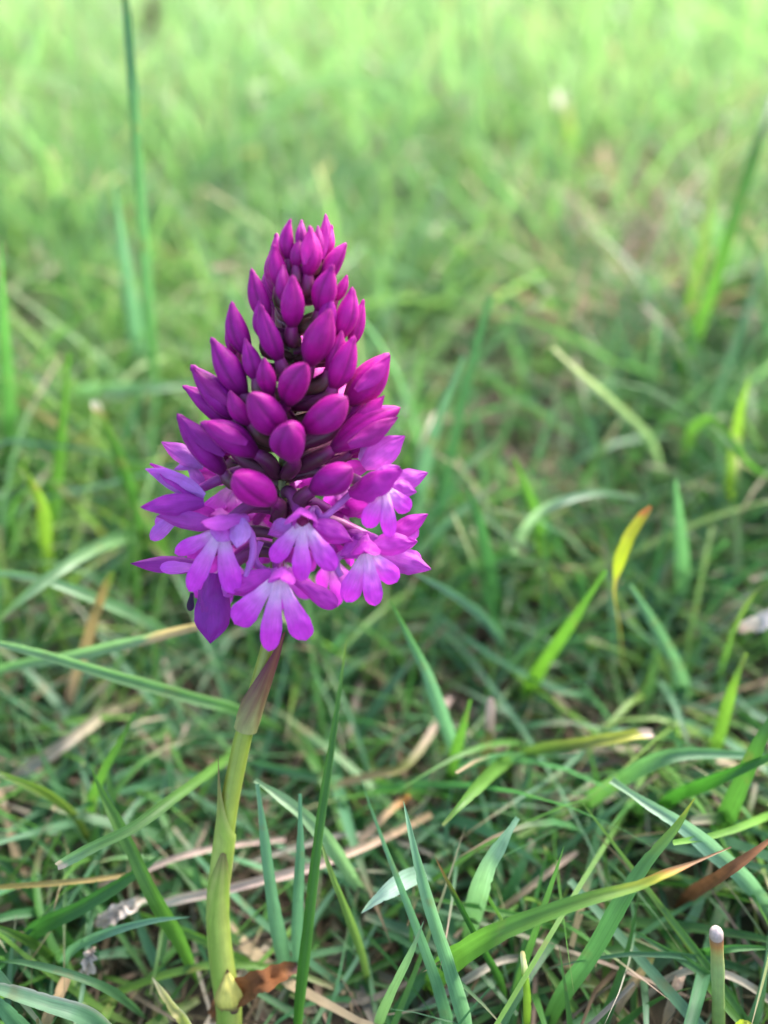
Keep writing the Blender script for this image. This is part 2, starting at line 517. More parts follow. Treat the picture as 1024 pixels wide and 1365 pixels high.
def ribbon(name, path, wpx, col, label, cat, group=None, twist=0.0, fold=.6, crumple=0.0, mat=None, tipw=.04, prof=None, n=46, edge=None, parent=None, jit=1.0):
    """path: (px, py, height above the turf in mm) from tip to root. col: one colour or stops along the blade (0 tip, 1 root)."""
    pts = [at_height(*p) for p in path]
    if path[-1][2] <= 0: pts[-1] = pts[-1] - Vector((0, 0, .004))
    c = catmull(pts, n)
    T = tangents(c)
    if isinstance(col[0], (int, float)): col = [(0, col), (1, col)]
    prof = prof or [(0, tipw), (.12, .36), (.3, .72), (.55, .98), (.75, 1.0), (.9, .72), (1, .12)]
    mb = MB(); P_, C_, U_ = [], [], []
    ph = random.uniform(0, 6)
    for i in range(n):
        u = i / (n - 1)
        tc = (CAM - c[i])
        depth = tc.length * .94
        side = T[i].cross(tc).normalized()
        nrm = side.cross(T[i]).normalized()
        a = twist + .25 * math.sin(ph + u * 3.0)
        s2 = side * math.cos(a) + nrm * math.sin(a); n2 = s2.cross(T[i]).normalized()
        hw = stops(prof, u) * wpx * .78 / FPX * depth / 2 * (1 + .05 * math.sin(ph * 3 + u * 17))
        rp, rc, ru = [], [], []
        for j, v in enumerate((-1, -.55, 0, .55, 1)):
            if abs(v) == 1:
                nk = noise.noise((ph * 7 + v * 3, u * 26, 0)); v *= 1 - .30 * max(0, nk - .25) - .05 * abs(nk)
            cr = n2 * (crumple * .0016 * noise.noise((ph * 3, u * 8, v * 1.6))) + s2 * (crumple * .0006 * noise.noise((ph * 8, u * 11, 5)))
            rp.append(c[i] + cr + s2 * (hw * v) + n2 * (fold * hw * (abs(v) - .5)))
            uu = min(1, max(0, u + .09 * noise.noise((ph * 5, u * 9, j * .9)) + .03 * (j - 2) * math.sin(ph)))
            cc = stops(col, uu if .02 < u < .9 else u)
            if edge is not None and j in (0,): cc = mixc(cc, edge, .75)
            rc.append(cc); ru.append((j / 4, u))
        P_.append(rp); C_.append(rc); U_.append(ru)
    mb.grid(P_, C_, U_)
    o = mb.build(name, mat or M_GRASS, None, pts[-1])
    tag(o, label, cat, group)
    return o

GB = 'grass blades one can tell apart round the orchid'
ST = 'dead straws lying in the grass'
def gb(path, w, col, label, **k):
    return ribbon('grass_blade', path, w, col, label, 'grass blade', GB, **k)
def straw(path, w, col, label, **k):
    k.setdefault('prof', [(0, .55), (.1, .9), (.5, 1), (1, .7)])
    return ribbon('dead_straw', path, w, col, label, 'straw', ST, mat=M_STRAW, **k)

CUT = [(0, .62), (.05, .8), (.3, .95), (.6, 1), (.85, .9), (.93, .7), (1, .12)]
gb([(462, 852, 46), (452, 925, 42), (438, 1020, 36), (425, 1110, 30), (410, 1240, 19), (398, 1350, 8), (394, 1395, 0)], 18, [(0, LIME), (.1, GREEN), (.25, (.04, .125, .02)), (1, (.05, .15, .022))],
   'slim dark green upright blade in sharp focus just right of the orchid stem', fold=.7, twist=.3, edge=(.12, .24, .06))
ribbon('dry_grass_blade', [(203, 1303, 31), (216, 1322, 29), (232, 1345, 26), (252, 1372, 22), (290, 1440, 0)], 15, [(0, CREAM), (.25, (.5, .40, .2)), (.55, (.38, .34, .12)), (1, LIME)],
       'short sharp blade with cream dry tip at the bottom edge left of the stem', 'dry grass blade', fold=.6, edge=CREAM)
gb([(76, 1155, 30), (95, 1145, 31), (125, 1129, 32), (180, 1102, 32), (235, 1062, 29), (285, 1025, 21), (330, 990, 2)], 19, [(0, PINK), (.06, PINK), (.1, PALE), (.4, (.13, .26, .07)), (1, BRIGHT)],
   'green blade with a pinkish cut end pointing left, crossing behind the stem', prof=CUT)
gb([(122, 1025, 34), (140, 1065, 30), (165, 1112, 27), (205, 1195, 20), (240, 1255, 10), (258, 1295, 0)], 24, BRIGHT, 'bright green blade running down right across the pink cut blade')
gb([(180, 950, 30), (160, 990, 26), (138, 1030, 20), (122, 1075, 9), (118, 1110, 0)], 17, BRIGHT, 'short bright green tip rising from the crossing blades left of the stem', tipw=.4)
gb([(-60, 842, 36), (0, 858, 38), (60, 873, 38), (150, 900, 36), (260, 931, 30), (320, 948, 22), (395, 965, 0)], 21, [(0, PALE), (.5, (.15, .29, .11)), (1, GREEN)],
   'long pale green blade slanting from the left edge to the stem below the flowers', edge=(.3, .42, .22))
gb([(292, 829, 40), (240, 840, 39), (195, 852, 37), (165, 858, 36), (90, 876, 31), (0, 893, 24), (-70, 910, 0)], 19, [(0, TAN), (.32, (.5, .33, .2)), (.4, PALE), (1, (.12, .25, .09))],
   'blade with a long peach withered tip lying under the lowest flowers', prof=CUT)
straw([(8, 1045, 6), (50, 1015, 10), (95, 985, 12), (145, 948, 8), (200, 925, 2)], 22, [(0, GREY), (.5, (.33, .28, .21)), (1, OLIVE)], 'flat grey brown straw left of the stem, slanting up to the right')
gb([(-30, 1025, 22), (0, 1032, 25), (30, 1043, 25), (70, 1062, 20), (105, 1095, 10), (120, 1130, 0)], 13, [(0, CREAM), (.3, LIME), (1, OLIVE)], 'thin yellowing blade curving in from the left edge with a pale end')
straw([(-10, 1183, 17), (60, 1178, 18), (120, 1173, 18), (175, 1166, 14)], 9, [(0, (.4, .3, .08)), (1, (.28, .22, .1))], 'thin golden brown straw lying level near the left edge')
gb([(215, 1140, 20), (180, 1165, 20), (110, 1208, 18), (50, 1238, 12), (10, 1255, 0)], 25, (.045, .14, .030), 'broad dark green blade low on the left, slanting down to the left edge')
gb([(255, 1222, 18), (200, 1228, 19), (140, 1245, 17), (95, 1268, 9), (70, 1285, 0)], 15, MINT, 'mint blade arching left above the bottom left corner')
gb([(-40, 1308, 20), (0, 1318, 22), (60, 1337, 22), (120, 1358, 18), (165, 1385, 0)], 25, [(0, PALE), (1, MINT)], 'wide pale mint blade across the bottom left corner', edge=WHITE)
gb([(-25, 1315, 22), (5, 1345, 20), (35, 1380, 8), (45, 1400, 0)], 24, MINT, 'wide mint blade cut by the very corner at bottom left')
gb([(-20, 1228, 18), (20, 1245, 15), (55, 1265, 9), (82, 1285, 0)], 14, (.07, .14, .025), 'olive green blade sloping down from the left edge above the corner')
gb([(0, 1282, 14), (30, 1283, 16), (90, 1298, 17), (150, 1322, 12), (190, 1345, 0)], 13, (.09, .19, .08), 'slim grey green blade above the wide pale blade at bottom left')
ribbon('dead_leaf', [(192, 1198, 8), (170, 1208, 10), (145, 1222, 9), (122, 1232, 4)], 26, [(0, GREY), (.4, WHITE), (1, PINK)], 'crumpled whitish dead leaf low on the left under green blades', 'dead leaf', mat=M_STRAW, crumple=1.0, fold=.5,
       prof=[(0, .3), (.25, .8), (.6, 1), (.85, .6), (1, .2)])
ribbon('dead_leaf', [(122, 1262, 10), (117, 1285, 9), (108, 1310, 4)], 20, [(0, PINK), (.5, WHITE), (1, TAN)], 'small pale pink dead leaf near the bottom left corner', 'dead leaf', mat=M_STRAW, crumple=1.0, fold=.5,
       prof=[(0, .3), (.3, .9), (.6, 1), (1, .2)])
straw([(90, 1300, 7), (78, 1330, 8), (62, 1365, 6), (50, 1400, 0)], 18, [(0, TAN), (1, (.36, .26, .12))], 'tan straw leaning up from the bottom left corner')
straw([(205, 1208, 7), (245, 1197, 9), (300, 1186, 10), (345, 1174, 11), (400, 1160, 11), (450, 1143, 11), (510, 1118, 10), (575, 1085, 6)], 16, [(0, CREAM), (.25, PINK), (.6, PINK), (1, TAN)],
      'long pinkish straw passing level behind the orchid stem')
straw([(130, 1180, 6), (180, 1165, 9), (240, 1142, 10), (300, 1128, 8), (380, 1118, 4)], 11, [(0, (.3, .24, .18)), (1, PINK)], 'thin dull straw above the long pinkish straw left of the stem')
straw([(330, 1150, 3), (400, 1128, 5), (470, 1112, 7), (540, 1125, 5), (600, 1150, 2)], 9, GREY, 'thin grey straw bent like a bow right of the stem')
gb([(343, 1045, 34), (352, 1110, 29), (364, 1200, 19), (377, 1270, 8), (385, 1305, 0)], 24, MINT, 'mint blade right behind the stem, the left one of a forked pair', tipw=.3)
gb([(400, 1058, 34), (400, 1130, 27), (397, 1200, 18), (391, 1300, 0)], 19, (.11, .235, .15), 'mint blade of the forked pair, the right one, close to the slim dark blade', tipw=.3)
gb([(340, 1040, 30), (370, 1060, 30), (410, 1092, 27), (450, 1140, 19), (495, 1195, 0)], 25, PALE, 'pale broad blade falling to the right from the stem behind the slim dark blade', tipw=.35)
gb([(425, 1112, 29), (440, 1160, 26), (462, 1215, 18), (482, 1270, 8), (494, 1310, 0)], 14, (.15, .23, .06), 'narrow yellow green blade just right of the slim dark upright blade')
gb([(482, 1217, 22), (500, 1201, 24), (522, 1186, 25), (548, 1170, 23), (575, 1165, 12), (600, 1175, 0)], 32, [(0, (.42, .52, .44)), (.5, (.30, .44, .34)), (1, MINT)], 'short pale mint leaf tip pointing left, right of the stem',
   prof=[(0, .04), (.15, .35), (.4, .85), (.55, 1), (.75, .8), (1, .5)])
ribbon('dead_leaf', [(396, 1287, 8), (378, 1297, 11), (355, 1306, 12), (330, 1318, 10), (295, 1338, 4), (285, 1352, 1)], 36, [(0, (.07, .04, .04)), (.16, BROWN), (.25, (.17, .062, .02)), (.7, (.21, .085, .03)), (1, BROWN)],
       'curled rust brown dead leaf lying against the foot of the orchid stem', 'dead leaf', mat=M_STRAW, crumple=1.0, fold=.6, prof=[(0, .35), (.15, .6), (.4, .95), (.65, 1), (1, .45)])
gb([(538, 1068, 37), (552, 1130, 35), (572, 1205, 30), (598, 1285, 22), (620, 1360, 12), (634, 1410, 0)], 24, [(0, MINT), (.5, (.16, .31, .17)), (1, MINT)], 'long straight mint blade leaning left in the bottom middle', edge=(.3, .45, .3))
gb([(565, 1228, 29), (548, 1270, 26), (522, 1322, 18), (505, 1362, 8), (494, 1392, 0)], 16, [(0, PALE), (1, (.17, .30, .11))], 'short pale blade at the bottom, left of the long straight mint blade')
gb([(580, 1142, 30), (602, 1185, 27), (640, 1258, 18), (668, 1310, 8), (680, 1345, 0)], 12, [(0, BROWN), (.15, (.2, .13, .03)), (.3, DARK), (1, GREEN)], 'thin dark blade with a brown tip crossing the broad bright blade')
ribbon('grass_blade', [(975, 1129, 38), (925, 1150, 38), (885, 1166, 38), (850, 1181, 37), (780, 1200, 36), (700, 1228, 33), (640, 1256, 28), (592, 1290, 14), (570, 1312, 0)], 37,
       [(0, BROWN), (.14, (.34, .19, .10)), (.2, ORANGE), (.29, YEL), (.36, LIME), (.5, BRIGHT), (1, BRIGHT)], 'broad bright green blade ending in an orange and brown withered point', 'grass blade', GB,
       prof=[(0, .05), (.12, .12), (.22, .34), (.35, .42), (.55, .60), (.72, .92), (.85, 1), (1, .6)], n=44)
gb([(752, 1128, 34), (735, 1180, 28), (713, 1245, 20), (690, 1315, 8), (682, 1348, 0)], 12, (.09, .2, .05), 'thin green blade standing behind the broad bright blade')
gb([(926, 1064, 36), (900, 1105, 33), (862, 1150, 30), (830, 1200, 26), (790, 1270, 18), (745, 1335, 8), (722, 1382, 0)], 27, [(0, YEL), (.08, LIME), (.3, (.08, .2, .06)), (.7, (.11, .26, .085)), (1, GREEN)],
   'long green blade with yellow point running down left under the orange tip')
gb([(1045, 1105, 30), (1000, 1140, 29), (960, 1168, 25), (925, 1190, 12), (905, 1200, 0)], 20, [(0, BROWN), (1, (.2, .09, .04))], 'red brown dead blade at the right edge', mat=M_STRAW)
gb([(815, 1040, 30), (860, 1070, 31), (905, 1098, 30), (955, 1138, 26), (1005, 1185, 18), (1060, 1235, 0)], 29, [(0, PALE), (.4, (.26, .42, .28)), (1, MINT)], 'wide pale mint blade sloping down to the right edge', tipw=.5)
gb([(1050, 1012, 22), (980, 1006, 25), (920, 1004, 27), (875, 1013, 26), (825, 1040, 19), (785, 1068, 6), (775, 1080, 0)], 27, [(0, MINT), (.5, (.12, .25, .10)), (1, BRIGHT)], 'arched green blade bending over to the right edge')
gb([(1060, 995, 36), (1005, 1018, 33), (945, 1043, 27), (895, 1064, 14), (865, 1082, 0)], 22, (.045, .15, .022), 'dark green blade under the arched blade at the right edge')
gb([(1045, 930, 40), (1015, 985, 36), (985, 1050, 26), (960, 1105, 10), (950, 1130, 0)], 30, GREEN, 'upright green blade at the right edge behind the brown dead blade')
gb([(870, 977, 26), (848, 979, 27), (815, 985, 26), (770, 992, 23), (715, 1000, 14), (665, 1008, 0)], 21, [(0, PINK), (.1, PINK), (.16, YEL), (.4, (.33, .34, .06)), (.6, OLIVE), (1, GREEN)], 'yellow blade with a pink torn end lying level to the right', prof=CUT)
gb([(627, 932, 30), (617, 970, 24), (606, 1010, 13), (598, 1045, 0)], 20, BRIGHT, 'short bright upright tip right of the slim dark blade', tipw=.35)
straw([(654, 930, 24), (653, 960, 19), (651, 995, 12), (638, 1040, 0)], 19, [(0, PINK), (.45, (.4,.3,.24)), (.55, OLIVE), (1, (.3, .26, .1))], 'short upright straw, whitish pink above and yellow below')
gb([(520, 800, 48), (545, 850, 41), (570, 900, 33), (592, 960, 21), (610, 1010, 6), (615, 1030, 0)], 25, [(0, GREEN), (.4, MINT), (1, MINT)], 'mint blade leaning left below the right hand flowers')
gb([(808, 760, 42), (765, 825, 31), (722, 888, 15), (692, 932, 0)], 24, [(0, BRIGHT), (1, (.12, .25, .025))], 'vivid green blade leaning right towards the yellow leaf with orange tip', tipw=.35)
ribbon('yellow_leaf', [(868, 675, 52), (852, 695, 50), (836, 722, 47), (823, 760, 42), (819, 792, 36), (826, 840, 22), (838, 900, 0)], 22,
       [(0, (.55, .14, .04)), (.08, ORANGE), (.16, (.42, .36, .03)), (.5, (.36, .40, .03)), (.62, (.3, .22, .05)), (1, OLIVE)], 'yellow leaf with an orange tip standing in the grass on the right', 'leaf',
       prof=[(0, .3), (.1, .75), (.25, 1), (.45, .95), (.58, .3), (.7, .14), (1, .14)])
gb([(850, 664, 30), (800, 657, 36), (750, 668, 38), (712, 690, 33), (690, 730, 18), (680, 770, 0)], 19, (.24, .34, .22), 'pale arched blade bending over beside the yellow leaf', tipw=.3)
gb([(738, 464, 52), (775, 500, 46), (825, 545, 36), (868, 592, 22), (890, 635, 0)], 17, [(0, CREAM), (.4, (.34, .40, .2)), (1, PALE)], 'pale straw coloured blade sloping down right above the yellow leaf', tipw=.4)
gb([(1075, 20, 92), (1024, 150, 80), (985, 272, 63), (952, 380, 43), (922, 462, 21), (900, 520, 0)], 23, [(0, (.05, .12, .03)), (.4, (.075, .17, .035)), (.7, BRIGHT), (1, GREEN)], 'tall dark blade leaning to the right edge at upper right', fold=.5)
gb([(972, 140, 72), (958, 215, 62), (945, 290, 50), (925, 380, 32), (905, 470, 9), (900, 500, 0)], 16, [(0, PINK), (.15, (.36, .38, .14)), (.5, (.22, .34, .06)), (1, BRIGHT)], 'yellow green blade beside the tall dark blade at upper right')
gb([(163, -70, 118), (168, 0, 110), (178, 130, 96), (187, 260, 78), (197, 400, 52), (206, 520, 26), (210, 640, 0)], 20, [(0, (.06, .14, .06)), (.3, (.09, .20, .09)), (.6, (.10, .22, .10)), (1, GREEN)],
   'tall blue green blade rising out of the frame at upper left', fold=.5, prof=[(0, .5), (.2, .65), (.4, .8), (.7, 1), (1, .6)])
gb([(152, 240, 78), (165, 340, 57), (178, 430, 34), (188, 505, 6), (190, 520, 0)], 27, MINT, 'pale mint blade close to the left of the tall blue green blade')
gb([(124, 534, 50), (132, 550, 48), (142, 572, 45), (165, 625, 36), (186, 695, 20), (198, 748, 0)], 20, [(0, WHITE), (.12, CREAM), (.18, (.42, .26, .10)), (.26, LIME), (.5, GREEN), (1, GREEN)], 'green blade with a white papery withered tip left of the flower head',
   prof=[(0, .5), (.1, .95), (.2, .75), (.4, .85), (.7, 1), (1, .8)])
gb([(260, 512, 26), (215, 515, 30), (160, 518, 31), (110, 522, 26), (70, 535, 0)], 24, (.17, .30, .16), 'pale blade lying level to the left of the flower head', tipw=.5)
gb([(-20, 845, 34), (10, 815, 36), (55, 778, 38), (105, 742, 37), (155, 718, 28), (200, 712, 6), (215, 715, 0)], 24, [(0, LIME), (.3, PALE), (1, (.13, .27, .08))], 'wide pale blade slanting down to the left edge, crossing another')
gb([(-40, 762, 36), (20, 766, 38), (75, 778, 37), (140, 803, 31), (200, 832, 20), (250, 858, 0)], 20, (.17, .30, .15), 'pale mint blade coming in from the left edge under the wide one')
straw([(150, 762, 38), (132, 805, 32), (115, 860, 22), (95, 925, 6), (90, 945, 0)], 18, [(0, LIME), (.2, (.45, .30, .10)), (.6, (.45, .32, .14)), (1, PINK)], 'golden straw standing left of the lowest flowers')
gb([(92, 470, 58), (84, 555, 44), (74, 650, 26), (68, 735, 2), (68, 745, 0)], 23, BRIGHT, 'upright bright green blade near the left edge', tipw=.3)
gb([(20, 620, 46), (40, 640, 46), (58, 680, 36), (62, 740, 16), (60, 790, 0)], 22, [(0, LIME), (1, LIME)], 'yellow green blade hooked to the left, near the left edge')
gb([(2, 320, 82), (6, 430, 60), (11, 530, 38), (15, 640, 4), (15, 652, 0)], 24, (.09, .22, .06), 'upright green blade standing at the left edge')
gb([(618, 475, 58), (592, 540, 48), (570, 605, 36), (556, 680, 16), (550, 735, 0)], 25, (.10, .20, .125), 'grey green blade just right of the upper flower head', tipw=.35)
gb([(683, 605, 46), (705, 662, 33), (722, 720, 14), (730, 755, 0)], 24, BRIGHT, 'bright blade pointing up left in the middle of the right hand grass')
gb([(620, 640, 44), (640, 700, 34), (655, 770, 18), (664, 830, 0)], 24, (.05, .14, .05), 'dark green blade right of the lower flowers', tipw=.2)
gb([(545, 760, 40), (600, 790, 34), (650, 830, 22), (690, 870, 0)], 18, (.09, .18, .12), 'grey green blade slanting away from the right hand flowers')
gb([(1000, 500, 52), (985, 560, 40), (975, 640, 20), (972, 700, 0)], 20, LIME, 'yellow green blade upright near the right edge')
gb([(1030, 640, 40), (1000, 620, 44), (975, 590, 46), (945, 560, 40), (920, 580, 20), (915, 620, 0)], 18, BRIGHT, 'bright blade arched over near the right edge')
gb([(900, 640, 46), (905, 690, 36), (910, 760, 18), (912, 820, 0)], 24, (.10, .22, .10), 'soft green upright blade right of the yellow leaf', tipw=.3)
gb([(840, 780, 36), (870, 830, 28), (905, 900, 12), (920, 940, 0)], 26, (.12, .24, .13), 'mint green blade slanting down right beneath the yellow leaf', tipw=.3)
gb([(995, 870, 34), (975, 920, 28), (958, 980, 14), (950, 1015, 0)], 22, [(0, LIME), (1, BRIGHT)], 'yellow green upright blade under the white petal', tipw=.3)
gb([(1030, 770, 40), (1000, 800, 36), (975, 850, 24), (960, 905, 0)], 9, [(0, OLIVE), (1, GREEN)], 'thin olive stalk behind the white petal')
gb([(696, 1268, 26), (700, 1300, 21), (703, 1340, 13), (705, 1395, 0)], 12, [(0, TAN), (.12, CREAM), (.4, LIME), (1, LIME)], 'short stubby pale blade with a tan tip at the bottom right of the middle', prof=CUT)
gb([(1005, 1366, 16), (995, 1364, 17), (985, 1368, 14), (975, 1385, 0)], 10, [(0, LIME), (.3, YEL), (1, LIME)], 'tiny yellow leaf tip at the bottom edge beside the round stub')
gb([(590, 1100, 30), (622, 1065, 30), (655, 1030, 24), (690, 1000, 6), (700, 990, 0)], 26, BRIGHT, 'bright blade slanting up right over the long straight mint blade', tipw=.2)
gb([(690, 1090, 31), (668, 1125, 30), (648, 1160, 26), (632, 1215, 12), (625, 1255, 0)], 32, [(0, MINT), (.4, (.24, .38, .25)), (1, (.10, .23, .07))], 'wide mint blade with a paler middle rising behind the broad bright blade', tipw=.3)
gb([(835, 1235, 14), (880, 1262, 15), (920, 1285, 13), (970, 1325, 9), (1010, 1368, 0)], 15, (.075, .18, .06), 'slim green blade sloping down right behind the round stub')
gb([(1050, 1266, 14), (1000, 1263, 16), (960, 1266, 15), (930, 1275, 6), (920, 1285, 0)], 13, (.07, .19, .05), 'slim green blade reaching the right edge behind the round stub')
straw([(1040, 1345, 6), (1005, 1318, 10), (970, 1300, 11), (930, 1292, 11), (890, 1305, 8), (860, 1330, 2)], 12, GREY, 'grey bowed straw behind the round stub at bottom right')
straw([(912, 1290, 8), (902, 1315, 9), (893, 1345, 6), (885, 1375, 1)], 15, [(0, PINK), (1, TAN)], 'short pink tan straw left of the round stub')
straw([(870, 1275, 10), (845, 1310, 9), (820, 1350, 5), (805, 1385, 0)], 14, [(0, OLIVE), (.4, TAN), (1, PINK)], 'brownish straw leaning right at the bottom right')
straw([(1000, 1180, 6), (1010, 1205, 8), (1030, 1240, 4)], 13, [(0, PINK), (1, GREY)], 'short pinkish straw at the right edge above the stub')
straw([(700, 1275, 7), (670, 1280, 9), (640, 1295, 9), (600, 1320, 5), (560, 1345, 1)], 12, GREY, 'grey straw arched under the broad bright blade')
straw([(770, 1135, 8), (735, 1160, 10), (690, 1195, 8), (650, 1225, 3)], 10, [(0, PINK), (1, TAN)], 'thin pink straw behind the middle of the broad bright blade')
straw([(450, 1045, 6), (500, 1032, 9), (540, 1020, 10), (570, 985, 9), (600, 930, 4)], 16, [(0, TAN), (.5, OLIVE), (1, PINK)], 'tan straw lying right of the slim dark blade')
straw([(545, 1060, 6), (520, 1080, 9), (480, 1120, 7), (440, 1150, 3)], 13, [(0, ORANGE), (.3, TAN), (1, PINK)], 'orange tan straw near the long pinkish straw right of the stem')

# stub of a mown stalk, round in section, at bottom right
def make_stub():
    path = [at_height(958, 1405, 0), at_height(958, 1365, 8), at_height(957, 1300, 20), at_height(955, 1248, 29)]
    root = empty('mown_stalk', path[0])
    tag(root, 'pale round stub of a mown stalk with white cut top at bottom right', 'stalk')
    mb = MB(); rad = .00078
    tube(mb, path, lambda u: rad * (1 + .05 * math.sin(u * 20)), lambda u, t: stops([(0, LIME), (.75, (.30, .40, .14)), (.90, (.42, .38, .12)), (.94, ORANGE), (1, (.35, .16, .08))], u), nv=12, n=24)
    mb.build('stem', M_STEM, root, path[0])
    mb = MB(); a, b = at_height(955, 1249, 28.8), at_height(955, 1238, 30.8)
    tube(mb, [a, a + (b - a) * .3, a + (b - a) * .7, b], lambda u: rad * 1.03 * math.sqrt(max(.002, 1 - (max(0, u - .25) / .75) ** 2.2)), lambda u, t: mixc(PINK, (.62, .50, .46), u), nv=12, n=10)
    mb.build('cut_top', M_STRAW, root, a)
make_stub()

def make_seed_head():
    base, top = at_height(206, 150, 10), at_height(196, 56, 40)
    tip = at_height(203, 2, 54)
    root = empty('seed_head', at_height(215, 190, 0))
    tag(root, 'dark brown dried seed head, blurred, right of the tall blade at upper left', 'seed head')
    mb = MB()
    tube(mb, [at_height(215, 190, 0), base, top], .0008, lambda u, t: OLIVE, nv=6, n=10)
    mb.build('stalk', M_STEM, root)
    mb = MB()
    ax = (tip - top)
    nb = 40
    for k in range(nb):
        u = (k + .5) / nb
        c = top + ax * u
        a = k * 2.4
        r = .0062 * math.sin(math.pi * (.1 + .85 * u))
        o = (RT * math.cos(a) + FWD * math.sin(a))
        petal(mb, c, c + o * (r + .001) + ax.normalized() * (.006), .0042, o * -.4 + ax, 'sepal', 0, .3, lambda q, v: mixc((.05, .025, .03), (.13, .08, .07), q), 4, 2)
    mb.build('grain_cluster', M_STRAW, root)
make_seed_head()

def make_white_petal():
    o = ribbon('fallen_petal', [(1045, 812, 30), (1020, 824, 31), (1002, 832, 29), (986, 841, 25)], 30, [(0, WHITE), (.6, (.62, .55, .50)), (1, PINK)], 'white petal caught on a thin stalk at the right edge', 'petal', mat=M_STRAW, crumple=.8, twist=.5,
               prof=[(0, .5), (.3, 1), (.7, .9), (.93, .5), (1, .1)])
make_white_petal()
ribbon('pale_bract', [(745, 122, 48), (752, 145, 44), (762, 185, 32), (768, 230, 8), (770, 245, 0)], 20, [(0, CREAM), (.25, (.45, .45, .2)), (.5, LIME), (1, GREEN)], 'pale creamy blade tip in the blurred grass at upper right', 'grass blade',
       prof=[(0, .5), (.15, 1), (.4, .8), (.7, .5), (1, .4)])

# ------------------------------------------------------------------ the orchid
STEM_G = (.265, .395, .050); STEM_Y = (.44, .50, .11); PURP = (.105, .022, .075); PURPB = (.16, .055, .085); OLV = (.11, .12, .035)
axis_px = [(306, 1392, .0), (305, 1340, 0), (298, 1300, 0), (293, 1263, 0), (290, 1222, 0), (291, 1186, 0), (296, 1145, 0), (301, 1105, 0), (307, 1065, 0), (314, 1030, 0), (322, 992, 0),
           (330, 962, 0), (341, 925, 0), (352, 885, 0), (360, 850, 0), (366, 790, 0), (374, 700, 0), (381, 600, 0), (389, 500, 0), (397, 420, 0), (404, 350, 0), (408, 318, 0)]
axis_w = [30, 30, 30, 29, 28, 27, 26, 25, 24.5, 24, 24, 23, 22, 21, 20, 19, 18, 16, 14, 12, 9, 5]
STEM_BASE = at_height(306, 1400, -2)
orchid = empty('pyramidal_orchid', P(306, 1392))
tag(orchid, 'magenta pyramidal orchid in flower on a pale green stem in the foreground grass', 'orchid')

def axis_x(py):
    ys = [a[1] for a in axis_px][::-1]; xs = [a[0] for a in axis_px][::-1]
    return float(np.interp(py, ys, xs))

def make_stem():
    pts = [P(*a) for a in axis_px]
    pts[0] = pts[0] + Vector((0, 0, -.004))
    rad = [wd / FPX * axis_depth(a[1]) / 2 for wd, a in zip(axis_w, axis_px)]
    n = len(pts)
    mb = MB()
    def rf(u):
        t = u * (n - 1); k = min(int(t), n - 2)
        return rad[k] + (rad[k + 1] - rad[k]) * (t - k)
    def cf(u, th):
        t = u * (n - 1)
        c = stops([(0, (.2, .24, .06)), (2, STEM_G), (5, STEM_G), (8, (.27, .33, .045)), (11, (.235, .285, .030)), (14, (.2, .22, .035)), (16, OLV), (21, (.12, .09, .04))], t)
        rib = .5 + .5 * math.sin(th * 6)
        return mixc(c, STEM_Y, .25 * rib)
    tube(mb, pts, rf, cf, nv=20, n=90)
    return mb.build('stem', M_STEM, orchid, P(306, 1392))
stem = make_stem()

def sheath(py0, py1, tip, wrapw, colf, dirang, label=None, open0=1.0, power=2.0, n=26, nv=18, name='sheath_leaf', split=.45):
    """A leaf wrapped round the stem from py0 (base) up to py1, its free point going on to tip (px,py,z). dirang: the way its back faces, radians round the stem from the camera side."""
    mb = MB(); P_, C_, U_ = [], [], []
    tipP = P(*tip)
    for i in range(n + 1):
        u = i / n
        if u <= .999:
            py = py0 + (py1 - py0) * u
        c0 = P(axis_x(py), py)
        dn = (P(axis_x(py - 8), py - 8) - P(axis_x(py + 8), py + 8)).normalized()
        side = dn.cross(-FWD).normalized(); front = side.cross(dn).normalized()      # side: image left/right, front: towards the camera
        k = max(0, (u - split) / (1 - split))
        half = math.pi * 1.02 * (1 - k ** power) * open0 + .02
        wpx = stops(wrapw, u)
        r = wpx / 2 / FPX * axis_depth(py)
        backdir = front * math.cos(dirang) + side * math.sin(dirang)
        rp, rc, ru = [], [], []
        k2 = max(0, (u - split - .1) / (.9 - split))
        spine = c0 + backdir * r
        shift = (tipP - (P(axis_x(py1), py1) + backdir * r)) * (k2 ** 1.6)
        for j in range(nv + 1):
            v = 2 * j / nv - 1
            a = dirang + half * v
            p = c0 + (front * math.cos(a) + side * math.sin(a)) * (r * (1 + .03 * (v if v > 0 else 0)))
            rp.append(p + shift); rc.append(colf(u, v)); ru.append((j / nv, u))
        P_.append(rp); C_.append(rc); U_.append(ru)
    mb.grid(P_, C_, U_)
    o = mb.build(name, M_SHEATH, orchid, P(axis_x(py0), py0))
    if label: tag(o, label)
    return o

# low sheath, ending in the brown point on the front of the stem
sheath(1372, 1128, (299, 1127, 1.6), [(0, 34), (.2, 34), (.45, 32), (.8, 29.5), (1, 28)],
       lambda u, v: mixc(mixc(STEM_G, STEM_Y, .5 + .4 * math.sin(v * 9)), (.19, .12, .06), max(0, (u - .78) / .22) ** 1.2 + .5 * max(0, abs(v) - .8) * (u > .6)), .25, split=.60, power=.75)
# middle sheath with the thin brown point sticking out to the left
sheath(1190, 1040, (291, 984, 1.0), [(0, 29), (.3, 29.5), (.6, 29), (1, 27)],
       lambda u, v: mixc(mixc(STEM_G, STEM_Y, .55 + .35 * math.sin(v * 8)), (.22, .11, .075), max(0, (u - .62) / .3) ** 1.1), -1.25, split=.52, power=.55, label='sheath leaf with a thin brown point standing off to the left')
